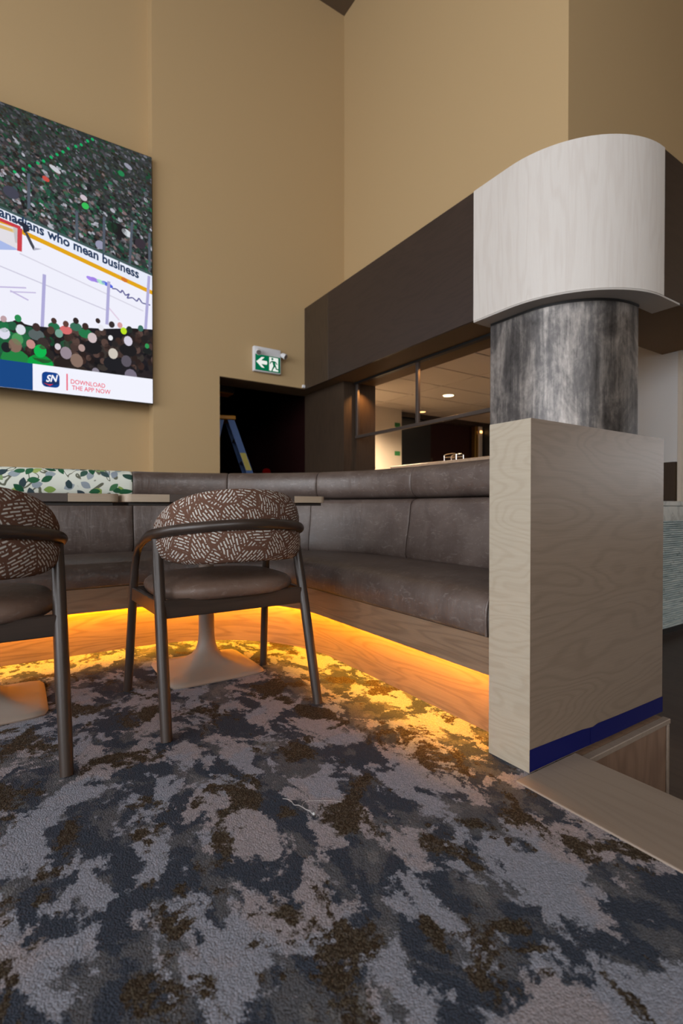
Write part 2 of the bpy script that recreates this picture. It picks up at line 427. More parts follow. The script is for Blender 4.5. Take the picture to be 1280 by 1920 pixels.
# bulkhead with fascia panels
R = .67
def corner_path(off, n=22):
    """plan of the bulkhead face, moved inwards by off, from the screen wall round to the right"""
    pts = []
    cx, cy = FX+R, FY+R; r = R-off
    for i in range(n+1):
        a = PI + (PI/2)*i/n
        pts.append((cx+r*math.cos(a), cy+r*math.sin(a)))
    return pts
core_out = [(FX+.02, WB)] + corner_path(.02) + [(EX, FY+.02)]
core_in = [(EX, UY+.02), (3.43, UY+.02), (3.43, WB)]
blk = obj('wall_bulkhead', prism(bmesh.new(), core_out+core_in, FZ0, FZ1-.004), M['soffit']); blk['kind'] = 'structure'
def skin(pts_out, pts_in, z0, z1): return prism(bmesh.new(), pts_out + pts_in[::-1], z0, z1)
g = .0015
obj('fascia_panel', bx(FX, FX+.02, 4.574+g, WB-.001, FZ0, FZ1, bev=.001, seg=1), M['fascia_v'], blk, label='short walnut panel with upright grain')
obj('fascia_panel', bx(FX, FX+.02, 2.53+g, 4.574-g, FZ0, FZ1, bev=.001, seg=1), M['fascia'], blk, label='long dark walnut panel with level grain')
po = [(FX-.006, 2.53-g)] + corner_path(-.006) + [(3.515, FY-.006)]
pi_ = [(FX+.02, 2.53-g)] + corner_path(.02) + [(3.515, FY+.02)]
obj('curved_panel', skin(po, pi_, FZ0-.006, FZ1), M['white_wood'], blk, smooth=30, label='bleached white curved wood panel rounding the corner')
obj('fascia_panel', bx(3.515+2*g, EX-.01, FY, FY+.02, FZ0, FZ1, bev=.001, seg=1), M['fascia_x'], blk, label='dark walnut panel running right of the white corner')
po2 = [(FX-.004, 2.53-g)] + corner_path(-.004) + [(3.74, FY-.004)]
pi2 = [(FX+.17, 2.53-g)] + corner_path(.17) + [(3.74, FY+.17)]
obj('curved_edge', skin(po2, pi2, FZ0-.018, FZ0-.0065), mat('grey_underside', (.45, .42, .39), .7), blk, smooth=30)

# ================================================================== OBJECTS
# ---- metal clad column under the rounded corner
CXo = .125
col_pts = [(FX+CXo, 2.48)]
cx, cy, rr = FX+CXo+.50, FY+CXo+.02+.50, .50
for i in range(20):
    a = PI + (PI/2)*i/19; col_pts.append((cx+rr*math.cos(a), cy+rr*math.sin(a)))
col_pts += [(3.50, cy-rr), (3.50, 2.48)]
c = thing('steel_column', 'mottled brushed steel column under the white curved bulkhead', 'column', (3.2, 2.1, LOWZ))
obj('cladding', prism(bmesh.new(), col_pts, LOWZ, FZ0-.018), M['column'], c, smooth=30)
tp = [(x-.004 if x < 3.3 else x+.002, y-.004) for x, y in col_pts]
obj('shadow_gap_trim', prism(bmesh.new(), tp, FZ0-.034, FZ0-.0185), M['black'], c, smooth=30)

# ---- banquette
KX, KY, KR = 1.22, 2.62, .70
ACX, ACY = KX-KR, KY-KR
ARC = KR*PI/2
def frame(L):
    if L <= 0: return Vector((ACX+L, KY, 0)), Vector((0, 1, 0))
    if L < ARC:
        a = L/KR; n = Vector((math.sin(a), math.cos(a), 0)); return Vector((ACX, ACY, 0)) + n*KR, n
    return Vector((KX, ACY-(L-ARC), 0)), Vector((1, 0, 0))
L_END = ARC + (ACY - .942)
L_START = -3.6
def sweep(prof, L0, L1, soft=0.0, softlen=.03, amt=None):
    bm = bmesh.new(); uvl = bm.loops.layers.uv.new('UVMap')
    stops = {L0, L1}
    if soft:
        for k in (.1, .3, .6, 1.0): stops |= {L0+softlen*k, L1-softlen*k}
    x = math.ceil(L0/.05)*.05
    while x < L1:
        if -.05 < x < ARC+.05 and L0+.01 < x < L1-.01: stops.add(x)
        x += .05
    for s in (0, ARC):
        if L0 < s < L1: stops.add(s)
    stops = sorted(stops)
    n = len(prof); co = sum(p[0] for p in prof)/n; cz = sum(p[1] for p in prof)/n
    per = [0]
    for i in range(n): 
        a, b = prof[i], prof[(i+1) % n]; per.append(per[-1] + math.hypot(a[0]-b[0], a[1]-b[1]))
    rings = []
    for L in stops:
        p, nn = frame(L); shrink = 0
        if soft:
            e = min(L-L0, L1-L)
            if e < softlen: t = 1-e/softlen; shrink = soft*(1-math.sqrt(max(0, 1-t*t)))
        ring = []
        for o, z in prof:
            d = Vector((co-o, cz-z)); ln = d.length or 1; d = d/ln*min(shrink, ln*.9)
            ring.append(bm.verts.new(p + nn*(o+d.x) + Vector((0, 0, z+d.y))))
        rings.append(ring)
    for i in range(len(stops)-1):
        for k in range(n):
            f = bm.faces.new((rings[i][k], rings[i][(k+1) % n], rings[i+1][(k+1) % n], rings[i+1][k]))
            uv = [(stops[i], per[k]), (stops[i], per[k+1]), (stops[i+1], per[k+1]), (stops[i+1], per[k])]
            for lp, w in zip(f.loops, uv): lp[uvl].uv = w
    bm.faces.new(rings[0][::-1]); bm.faces.new(rings[-1])
    return bm
def rect(o0, o1, z0, z1): return [(o0, z0), (o1, z0), (o1, z1), (o0, z1)]
def rounded(o0, o1, z0, z1, r=(.02, .02, .02, .02), n=5):
    """profile with rounded corners: r = front-bottom, back-bottom, back-top, front-top"""
    out = []
    for (cxx, czz, a0, rad) in ((o0+r[0], z0+r[0], PI, r[0]), (o1-r[1], z0+r[1], 1.5*PI, r[1]), (o1-r[2], z1-r[2], 0, r[2]), (o0+r[3], z1-r[3], .5*PI, r[3])):
        for k in range(n+1):
            a = a0 + (PI/2)*k/n; out.append((cxx+rad*math.cos(a), czz+rad*math.sin(a)))
    return out
bq = thing('banquette', 'long curved corner banquette in brown leather with glowing amber base', 'banquette', (.5, 3.0, 0))
obj('kickboard', sweep(rect(0, .02, 0.0, .24), L_START, L_END), M['apron_wood'], bq, smooth=30)
obj('apron', sweep(rect(-.085, -.065, .213, .322), L_START, L_END), M['apron_wood'], bq, smooth=30)
obj('seat_deck', sweep(rect(-.064, .60, .245, .318), L_START, L_END), M['table_under'], bq, smooth=30)
obj('led_strip', sweep(rect(-.050, -.032, .236, .2445), L_START+.02, L_END-.01), M['led'], bq, label='amber glowing light strip')
seat_prof = [(-.095, .335), (-.088, .324), (.46, .324), (.47, .40), (.455, .438), (.30, .452), (.12, .458), (.0, .457), (-.05, .450), (-.078, .436), (-.092, .412), (-.097, .37)]
obj('seat_cushion', sweep(seat_prof, L_START, L_END-.004, soft=.012, softlen=.02), M['leather'], bq, smooth=60)
pip = bmesh.new()
pp = [frame(L_END-.012)[0] + frame(L_END-.012)[1]*o + Vector((0, 0, z)) for o, z in [(-.097, .328), (-.100, .37), (-.095, .414), (-.080, .439), (-.05, .453), (.0, .4605), (.12, .461), (.30, .455), (.44, .443)]]
tube(pip, smooth_pts(pp, 4), .0045, 8)
obj('piping', pip, M['leather'], bq, smooth=60)
def back_prof():
    return [(.445, .435), (.62, .435), (.62, .74), (.512, .742), (.488, .735), (.476, .715), (.462, .62), (.446, .52), (.438, .455)]
A56 = KR*math.radians(55)
backs = [(L_START, -2.1), (-2.1, -1.05), (-1.05, .03), (.03, A56), (A56, ARC-.01), (ARC-.01, L_END)]
for i, (a, b) in enumerate(backs): obj('back_cushion', sweep(back_prof(), a+.001, b-.001, soft=.012 if i in (0, 1, 2, 5) else .004, softlen=.02), M['leather'], bq, smooth=60)
bol = []
for k in range(28):
    a = 2*PI*k/28; ca, sa = math.cos(a), math.sin(a)
    bol.append((.552 + .078*math.copysign(abs(ca)**.75, ca), .829 + .083*math.copysign(abs(sa)**.75, sa)))
A30 = KR*math.radians(29)
bols = [(L_START, -2.1, 'botanical'), (-2.1, -1.05, 'botanical'), (-1.05, .03, 'botanical'), (.03, A30, 'leather'), (A30, A56+.02, 'leather'), (A56+.02, ARC-.01, 'leather'), (ARC-.01, L_END, 'leather')]
for a, b, mm in bols:
    obj('bolster', sweep(bol, a+.0008, b-.0008, soft=.006, softlen=.012), M[mm], bq, smooth=60, label='white bolster printed with green leaves' if mm == 'botanical' else None)
obj('back_board', sweep(rect(.621, .645, -.01, .86), L_START, L_END), M['apron_wood'], bq, smooth=30)

# ---- oak end panel closing the banquette
PX0, PX1, PY0, PY1, PZ = 1.118, 1.84, .806, .940, .931
ep = thing('end_panel', 'tall pale oak end panel closing the banquette beside the step', 'panel', ((PX0+PX1)/2, (PY0+PY1)/2, 0))
obj('core', bx(PX0+.018, PX1, PY0+.018, PY1, .001, PZ-.02), M['plywood'], ep)
def mitre(pts, z0, z1): return prism(bmesh.new(), pts, z0, z1)
obj('front_board', mitre([(PX0, PY0), (PX0+.018, PY0+.018), (PX0+.018, PY1), (PX0, PY1)], .001, PZ), M['panel_front'], ep, label='pale cream oak face')
obj('side_board', mitre([(PX0+.0004, PY0), (PX1, PY0), (PX1, PY0+.018), (PX0+.0184, PY0+.018)], .001, PZ), M['panel_side'], ep, label='figured oak face with shade in its colour')
obj('top_board', bx(PX0+.018, PX1, PY0+.018, PY1, PZ-.02, PZ), M['panel_side'], ep)
tb = bmesh.new()
def strip(bm, pts_top, pts_bot, y):
    a = [bm.verts.new((x, y, z)) for x, z in pts_top]; b = [bm.verts.new((x, y, z)) for x, z in pts_bot]
    a2 = [bm.verts.new((x, y+.0006, z)) for x, z in pts_top]; b2 = [bm.verts.new((x, y+.0006, z)) for x, z in pts_bot]
    n = len(a)
    for i in range(n-1):
        bm.faces.new((a[i], b[i], b[i+1], a[i+1])); bm.faces.new((a2[i], a2[i+1], b2[i+1], b2[i]))
        bm.faces.new((a[i], a[i+1], a2[i+1], a2[i])); bm.faces.new((b[i], b2[i], b2[i+1], b[i+1]))
    return bm
strip(tb, [(PX0-.001, .063), (1.25, .060), (1.36, .057), (1.42, .051), (1.45, .048)], [(PX0-.001, .004), (1.25, .004), (1.36, .003), (1.42, .002), (1.45, .004)], PY0-.0012)
strip(tb, [(1.40, .050), (1.44, .0565), (1.56, .054), (1.70, .053), (PX1, .052)], [(1.40, .006), (1.44, .002), (1.56, .001), (1.70, .001), (PX1, .0005)], PY0-.0020)
t_ = obj('masking_tape', tb, M['tape']); tag(t_, 'dark blue masking tape along the foot of the oak end panel', 'tape')
# raw plinth under the panel, towards the lower floor
pl = thing('step_plinth', 'raw plywood step side under the taped oak panel', 'plinth', (1.58, .80, LOWZ))
obj('side_sheet', bx(1.319, 1.825, .783, .7995, LOWZ, -.03), M['plywood'], pl)
obj('top_rail', bx(1.319, 1.832, .775, .7995, -.029, -.012, bev=.002, seg=1), M['nosing'], pl)
obj('corner_bead', bx(1.815, 1.828, .776, .783, LOWZ, -.03, bev=.002, seg=1), M['nosing'], pl)

# ---- tables
def make_table(loc, label):
    t = thing('bistro_table', label, 'table', loc, group='tables along the banquette')
    w, d, z1, th = .786, .71, .742, .026
    e = .15
    def top_piece(x0, x1, rl, rr_):
        pts = []
        def corner(cx, cy, a0, r, n=5):
            for k in range(n+1):
                a = a0+(PI/2)*k/n; pts.append((cx+r*math.cos(a), cy+r*math.sin(a)))
        r = .03
        corner(x0+(r if rl else 0), -d/2+(r if rl else 0), PI, r if rl else 0)
        corner(x1-(r if rr_ else 0), -d/2+(r if rr_ else 0), 1.5*PI, r if rr_ else 0)
        corner(x1-(r if rr_ else 0), d/2-(r if rr_ else 0), 0, r if rr_ else 0)
        corner(x0+(r if rl else 0), d/2-(r if rl else 0), .5*PI, r if rl else 0)
        out = [pts[0]]
        for p in pts[1:]:
            if math.hypot(p[0]-out[-1][0], p[1]-out[-1][1]) > 1e-5: out.append(p)
        return prism(bmesh.new(), out, z1-th, z1)
    obj('top_end', top_piece(-w/2, -w/2+e, True, False), M['table_light'], t, local=True, smooth=35, label='pale wood end of the table top')
    obj('top_end', top_piece(w/2-e, w/2, False, True), M['table_light'], t, local=True, smooth=35, label='pale wood end of the table top')
    obj('top_centre', top_piece(-w/2+e+.001, w/2-e-.001, False, False), M['table_dark'], t, local=True, label='dark middle of the table top')
    obj('sub_top', bx(-w/2+.02, w/2-.02, -d/2+.012, d/2-.012, z1-th-.012, z1-th-.0005), M['table_under'], t, local=True)
    obj('support_plate', bx(-.13, .13, -.13, .13, z1-th-.02, z1-th-.0125), M['base_metal'], t, local=True)
    # flared square base rising into a round stem
    bm = bmesh.new(); n = 48; rings = []
    prof = [(.0, 1.0, .196), (.005, 1.0, .198), (.010, 1.0, .194), (.015, 1.0, .172), (.021, .85, .142), (.030, .6, .112), (.042, .3, .085), (.060, .1, .062), (.085, .02, .045), (.115, 0, .0365), (.15, 0, .033), (.25, 0, .032), (z1-th-.02, 0, .032)]
    for z, sq, r in prof:
        ring = []
        for k in range(n):
            a = 2*PI*k/n; ca, sa = math.cos(a), math.sin(a)
            p = 2 + sq*9
            s = (abs(ca)**p + abs(sa)**p)**(-1/p)
            ring.append(bm.verts.new((r*s*ca, r*s*sa, z)))
        rings.append(ring)
    for i in range(len(rings)-1):
        for k in range(n): bm.faces.new((rings[i][k], rings[i][(k+1) % n], rings[i+1][(k+1) % n], rings[i+1][k]))
    bm.faces.new(rings[0][::-1]); bm.faces.new(rings[-1])
    obj('pedestal', bm, M['base_metal'], t, local=True, smooth=50)
    return t
make_table((.685, 2.11, 0), 'bistro table with flared taupe pedestal behind the complete chair')
make_table((-.11, 2.11, 0), 'bistro table at the left edge, its flared base half out of frame')

# ---- chairs
def rail_pt(th): return Vector((.265*math.sin(th), -.05-.25*math.cos(th), .645-.042*(1-math.cos(th))))
def make_chair():
    t = thing('dining_chair', 'x', 'chair', (0, 0, 0), group='dining chairs with bent wood rails')
    sp = [(-.262, .10, .565), (-.264, .03, .585)] + [tuple(rail_pt(math.radians(a))) for a in range(-90, 91, 10)] + [(.264, .03, .585), (.262, .10, .565)]
    pts = smooth_pts(sp, 2)
    obj('back_rail', tube(bmesh.new(), pts, [.012+.005*min(1, max(0, (.06-p.y)/.12)) for p in pts], 14), M['rail_wood'], t, local=True, smooth=60)
    for s in (-1, 1):
        lp = smooth_pts([(s*.261, -.254, 0), (s*.256, -.168, .33), (s*.251, -.095, .60)], 4)
        obj('leg', tube(bmesh.new(), lp, [.0165+.0015*math.sin(PI*i/(len(lp)-1)) for i in range(len(lp))], 14), M['chair_wood'], t, local=True, smooth=60)
        fp = smooth_pts([(s*.280, .255, 0), (s*.272, .222, .25), (s*.266, .196, .44), (s*.263, .168, .52), (s*.262, .125, .557), (s*.262, .07, .575)], 4)
        obj('leg', tube(bmesh.new(), fp, [.0155 if p.z < .45 else .0135 for p in fp], 14), M['chair_wood'], t, local=True, smooth=60)
        sr = bmesh.new(); box(sr, -.009, .009, -.150, .205, .352, .402, bev=.003, seg=1)
        for v in sr.verts: v.co.x += s*(.253 + .014*(v.co.y+.15)/.355)
        obj('side_stretcher', sr, M['chair_wood'], t, local=True)
    obj('rear_stretcher', bx(-.246, .246, -.165, -.145, .346, .404, bev=.003, seg=1), M['rail_wood'], t, local=True)
    obj('front_stretcher', bx(-.258, .258, .194, .214, .352, .402, bev=.003, seg=1), M['rail_wood'], t, local=True)
    # upholstered seat pad
    bm = bmesh.new(); n = 40; rings = []
    for sc_, z in [(.86, .392), (.955, .397), (.99, .409), (1.0, .421), (.985, .434), (.94, .445), (.84, .454), (.65, .460), (.4, .463), (.15, .464)]:
        ring = []
        for k in range(n):
            a = 2*PI*k/n; ca, sa = math.cos(a), math.sin(a); p = 3.2
            s = (abs(ca)**p + abs(sa)**p)**(-1/p)
            ring.append(bm.verts.new((.252*s*ca*sc_, .035+.225*s*sa*sc_, z)))
        rings.append(ring)
    for i in range(len(rings)-1):
        for k in range(n): bm.faces.new((rings[i][k], rings[i][(k+1) % n], rings[i+1][(k+1) % n], rings[i+1][k]))
    bm.faces.new(rings[0][::-1]); bm.faces.new(rings[-1])
    obj('seat', bm, M['leather_seat'], t, local=True, smooth=70)
    # wrapped backrest with a groove for the rail
    bm = bmesh.new(); uvl = bm.loops.layers.uv.new('UVMap')
    NT_, NP = 44, 36; TM = math.radians(84); T = .062
    rings = []; ths = []
    for i in range(NT_+1):
        q = -1 + 2*i/NT_
        q = math.copysign(1-(1-abs(q))**1.35, q)
        th = q*TM; ths.append(th)
        h = max(0.02, (1-abs(q)**3.0)**(1/2.6))
        c_ = rail_pt(th); nrm = Vector((math.sin(th)/.265, -math.cos(th)/.25, 0)).normalized()
        zr = c_.z; up, dn = .113*h, .122*h
        th_ = T*(.45+.55*h)
        ring = []
        for k in range(NP):
            a = 2*PI*k/NP; ca, sa = math.cos(a), math.sin(a)
            r = math.copysign(abs(ca)**.7, ca); zz = math.copysign(abs(sa)**.75, sa)
            z = zr + (up if zz > 0 else dn)*zz
            rad = -th_*.5 + .004 + r*th_*.5
            if ca > 0: rad -= .013*math.exp(-((z-zr)/.02)**2)
            rad -= .10*(z-zr) if z > zr else -.02*(zr-z)
            ring.append(bm.verts.new(Vector((c_.x, c_.y, 0)) + nrm*rad + Vector((0, 0, z))))
        rings.append(ring)
    for i in range(NT_):
        for k in range(NP):
            k2 = (k+1) % NP
            f = bm.faces.new((rings[i][k], rings[i][k2], rings[i+1][k2], rings[i+1][k]))
            for lp in f.loops:
                co = lp.vert.co; th = math.atan2(co.x/.265, -(co.y+.05)/.25)
                outer = 0 if 9 > k or k >= 27 else .9
                lp[uvl].uv = (th*.25+outer+2, co.z+outer)
    bm.faces.new(rings[0][::-1]); bm.faces.new(rings[-1])
    obj('backrest', bm, M['dash'], t, local=True, smooth=70, label='brown backrest printed with pale dashes')
    return t
ch = make_chair()
def copy_tree(o, parent=None):
    c = o.copy(); COL.objects.link(c); c.parent = parent
    for k in [x for x in o.children]: copy_tree(k, c)
    return c
ch2 = copy_tree(ch)
ch.location = (.630, 1.763, 0); ch['label'] = 'complete bent wood chair with dash print back in front of the corner'
ch2.location = (-.156, 1.716, 0); ch2['label'] = 'bent wood chair cut off by the left edge of the picture'

# ---- video screen
SB = 5.05
SX0, SX1, SZ0, SZ1 = -3.13, 1.115, 1.70, 4.09
def scr(u, v):
    """where a picture point of the screen lies on the screen plane (x, z)"""
    s = (u-640)/F_PX
    return SB*(.549+.836*s)/(.836-.549*s), CAM_H-(v-HORIZON)*SB/(.836-.549*s)/F_PX
vs = thing('video_screen', 'huge wall screen showing an ice hockey broadcast', 'screen', ((SX0+SX1)/2, SB+.1, SZ0))
obj('housing', bx(SX0, SX1, SB, SB+.045, SZ0, SZ1, bev=.003, seg=1), M['black'], vs)
obj('wall_mount', bx(SX0+.3, SX1-.3, SB+.0455, REC-.001, SZ0+.3, SZ1-.3), M['black'], vs)
pb = bmesh.new(); pc = pb.loops.layers.color.new('Col')
def srgb(c): return tuple(((x/255)/12.92 if x <= 10 else ((x/255+.055)/1.055)**2.4) for x in c)
layer = [0]
def shape(pts, colr, lay):
    cl = []
    for x, z in pts: cl.append((min(max(x, SX0+.004), SX1-.002), min(max(z, SZ0+.006), SZ1-.006)))
    out = []
    for p in cl:
        if not out or math.hypot(p[0]-out[-1][0], p[1]-out[-1][1]) > 1e-5: out.append(p)
    if len(out) > 2 and math.hypot(out[0][0]-out[-1][0], out[0][1]-out[-1][1]) < 1e-5: out.pop()
    if len(out) < 3: return
    ar = sum(out[i][0]*out[(i+1) % len(out)][1]-out[(i+1) % len(out)][0]*out[i][1] for i in range(len(out)))
    if abs(ar) < 1e-7: return
    if ar < 0: out.reverse()
    vs_ = [pb.verts.new((x, SB-.0006-lay*.0003, z)) for x, z in out]
    f = pb.faces.new(vs_); c4 = (colr[0]/255, colr[1]/255, colr[2]/255, 1)
    for lp in f.loops: lp[pc] = c4
def px(*uv): return [scr(u, v) for u, v in uv]
def ell(cx, cz, rx, rz, colr, lay, rot=0, n=10):
    shape([(cx+rx*math.cos(a)*math.cos(rot)-rz*math.sin(a)*math.sin(rot), cz+rx*math.cos(a)*math.sin(rot)+rz*math.sin(a)*math.cos(rot)) for a in [2*PI*k/n for k in range(n)]], colr, lay)
def bar_(p, q, w, colr, lay):
    d = Vector((q[0]-p[0], q[1]-p[1])); ln = d.length or 1; nx, nz = -d.y/ln*w/2, d.x/ln*w/2
    shape([(p[0]+nx, p[1]+nz), (q[0]+nx, q[1]+nz), (q[0]-nx, q[1]-nz), (p[0]-nx, p[1]-nz)], colr, lay)
# stands
shape([(SX0, SZ0), (SX1, SZ0), (SX1, SZ1), (SX0, SZ1)], (52, 56, 56), 0)
bt0, bt1 = scr(0, 388), scr(290, 517)      # top of the boards
bs0, bs1 = scr(55, 447), scr(290, 556)     # bottom edge of the yellow strip
sl_t = (bt1[1]-bt0[1])/(bt1[0]-bt0[0]); sl_s = (bs1[1]-bs0[1])/(bs1[0]-bs0[0])
def board_top(x): return bt0[1]+sl_t*(x-bt0[0]) if x > -.5 else bt0[1]+sl_t*(-.5-bt0[0])+.02*(x+.5)
def board_bot(x): return bs0[1]+sl_s*(x-bs0[0]) if x > -.5 else bs0[1]+sl_s*(-.5-bs0[0])+.02*(x+.5)
rng = random.Random(3)
pal_low = [(42, 84, 68), (36, 66, 54), (62, 86, 82), (176, 176, 186), (112, 110, 114), (98, 82, 80), (66, 60, 64), (40, 38, 42), (44, 104, 72), (84, 96, 98), (128, 108, 108), (60, 52, 46), (34, 34, 36), (48, 62, 58), (56, 70, 66), (46, 44, 48)]
pal_up = [(58, 62, 60), (48, 52, 50), (66, 68, 72), (60, 66, 56), (74, 72, 76), (52, 46, 40), (44, 62, 52), (90, 90, 96), (40, 40, 38), (34, 74, 50)]
for i in range(7500):
    x = rng.uniform(-1.2, SX1); zb = board_top(x); z = rng.uniform(zb, SZ1)
    t = (z-zb)/max(.1, SZ1-zb)
    low = rng.random() > t*1.25
    c_ = rng.choice(pal_low if low else pal_up)
    if not low and rng.random() < .05: c_ = (112, 112, 120)
    sz = rng.uniform(.008, .018)*(1.15 if low else .85)
    ell(x, z, sz*1.35, sz*.85, c_, 1+i % 3, rng.uniform(-.9, -.3), 6)
for k, (u, v) in enumerate([(32, 327), (48, 322), (60, 316), (75, 311), (86, 307), (100, 300), (111, 295), (122, 290), (132, 284), (146, 280), (156, 277), (168, 270), (177, 267)]):
    x, z = scr(u, v); ell(x, z, .014, .012, (30, 170, 100), 5, -.8)
for u, v, a, b_, c_ in [(107, 322, .05, .02, (200, 200, 206)), (90, 340, .03, .02, (200, 80, 70)), (243, 317, .04, .02, (150, 150, 165)), (163, 390, .03, .03, (60, 190, 90)), (230, 330, .03, .025, (40, 130, 80)), (160, 375, .03, .025, (205, 190, 200)), (240, 440, .05, .03, (210, 215, 220)), (225, 435, .08, .06, (36, 34, 36)), (190, 462, .04, .04, (150, 150, 175)), (25, 365, .06, .05, (70, 70, 84)), (10, 395, .05, .04, (50, 70, 60)), (265, 460, .05, .05, (60, 52, 60)), (213, 430, .05, .05, (34, 60, 44))]:
    x, z = scr(u, v); ell(x, z, a, b_, c_, 5, -.5)
# glass band over the boards
for u0, v0, u1, v1 in [(147, 400, 147, 455), (198, 410, 197, 475), (250, 420, 245, 497), (282, 440, 282, 510), (58, 330, 58, 395)]:
    bar_(scr(u0, v0), scr(u1, v1), .022, (84, 92, 104), 6)
# boards, yellow kick strip, ice
xs = [SX0, -1.5, -.5, SX1]
bd = [(x, board_top(x)) for x in xs]; yb = [(x, board_bot(x)) for x in xs]
shape(bd + [(SX1, SZ0), (SX0, SZ0)], (232, 236, 250), 7)
ed = [(x, board_top(x)) for x in xs]; shape(ed + [(x, z-.022) for x, z in ed[::-1]], (70, 92, 92), 8)
ys = [(x, board_bot(x)) for x in xs]
shape([(x, z+.040) for x, z in ys] + ys[::-1], (226, 166, 28), 8)
shape(ys + [(SX1, SZ0), (SX0, SZ0)], (240, 240, 252), 8)
x, z = scr(235, 527); ell(x, z, .03, .02, (214, 120, 40), 9, -.4)
# ice markings
for p, q, w, c_ in [((0, 500), (205, 585), .010, (206, 204, 222)), ((40, 478), (270, 585), .010, (214, 212, 226)), ((0, 540), (52, 542), .012, (196, 186, 222)), ((22, 547), (56, 565), .012, (196, 186, 222)), ((22, 549), (70, 551), .010, (196, 186, 222)), ((205, 578), (225, 602), .012, (224, 206, 226))]:
    bar_(scr(*p), scr(*q), w, c_, 9)
for u, v, c_ in [(172, 525, (168, 140, 236)), (180, 527, (160, 130, 226)), (191, 531, (176, 232, 200)), (200, 534, (110, 130, 226)), (206, 537, (80, 100, 220))]:
    x, z = scr(u, v); ell(x, z, .038, .018, c_, 9, -.35)
sig = [(212, 543), (220, 544), (228, 551), (231, 546), (237, 556), (244, 553), (240, 561), (250, 560), (258, 567), (262, 561), (268, 570), (283, 574)]
for p, q in zip(sig, sig[1:]): bar_(scr(*p), scr(*q), .012, (96, 96, 150), 9)
# goal, crease and the player beside it
shape(px((0, 420), (36, 432), (40, 470), (0, 462)), (226, 222, 228), 9)
shape(px((0, 452), (40, 472), (0, 471)), (170, 186, 232), 10)
shape(px((28, 428), (38, 432), (40, 460), (32, 458)), (196, 194, 196), 10)
bar_(scr(-40, 397), scr(42, 431), .028, (200, 62, 72), 11); bar_(scr(41, 431), scr(40, 474), .034, (204, 66, 76), 11)
shape(px((0, 424), (27, 433), (27, 438), (0, 430)), (222, 184, 108), 11)
shape(px((-40, 408), (36, 436), (30, 440), (-40, 416)), (222, 200, 150), 10)
shape(px((44, 420), (56, 426), (59, 437), (48, 440)), (40, 42, 56), 12)
shape(px((28, 417), (48, 420), (58, 432), (54, 436), (40, 424)), (48, 52, 70), 12)
shape(px((48, 436), (55, 440), (68, 466), (66, 472), (60, 462)), (70, 72, 84), 12)
shape(px((62, 466), (82, 470), (66, 473)), (180, 180, 196), 11)
# near glass posts
for u0, v0, u1, v1 in [(86, 517, 81, 622), (206, 530, 202, 610), (281, 520, 274, 620)]:
    bar_(scr(u0, v0), scr(u1, v1), .026, (176, 172, 216), 13); 
# spectators along the lower edge
cr = [(-300, 588), (-60, 598), (0, 607), (30, 604), (60, 612), (90, 615), (140, 615), (200, 618), (250, 617), (290, 620)]
shape(px(*cr) + px((290, 720), (-300, 680)), (34, 32, 36), 14)
shape(px((-300, 600), (0, 612), (60, 614), (88, 640), (92, 690), (-300, 655)), (36, 84, 60), 15)
rng = random.Random(11)
def head(u, v, r, c_, lay, body=None):
    x, z = scr(u, v); k = 4.6/F_PX*r
    if body: ell(x, z-k*2.1, k*1.9, k*1.5, body, lay-1, 0, 12)
    ell(x, z, k*.92, k*1.12, c_, lay, rng.uniform(-.2, .2), 12)
for i in range(170):
    u = rng.uniform(-90, 290); v = rng.uniform(618, 690)+.02*u
    dark = u > 95+rng.uniform(-45, 45)
    body = rng.choice([(30, 28, 32), (24, 24, 26), (44, 38, 40), (60, 54, 50)]) if dark else rng.choice([(30, 110, 66), (38, 96, 66), (24, 76, 50), (40, 44, 42)])
    head(u, v, rng.uniform(5, 7), rng.choice([(60, 44, 40), (46, 36, 34), (72, 56, 52), (88, 68, 62), (36, 30, 30), (44, 40, 40)]), 18, body)
Z = 4.267
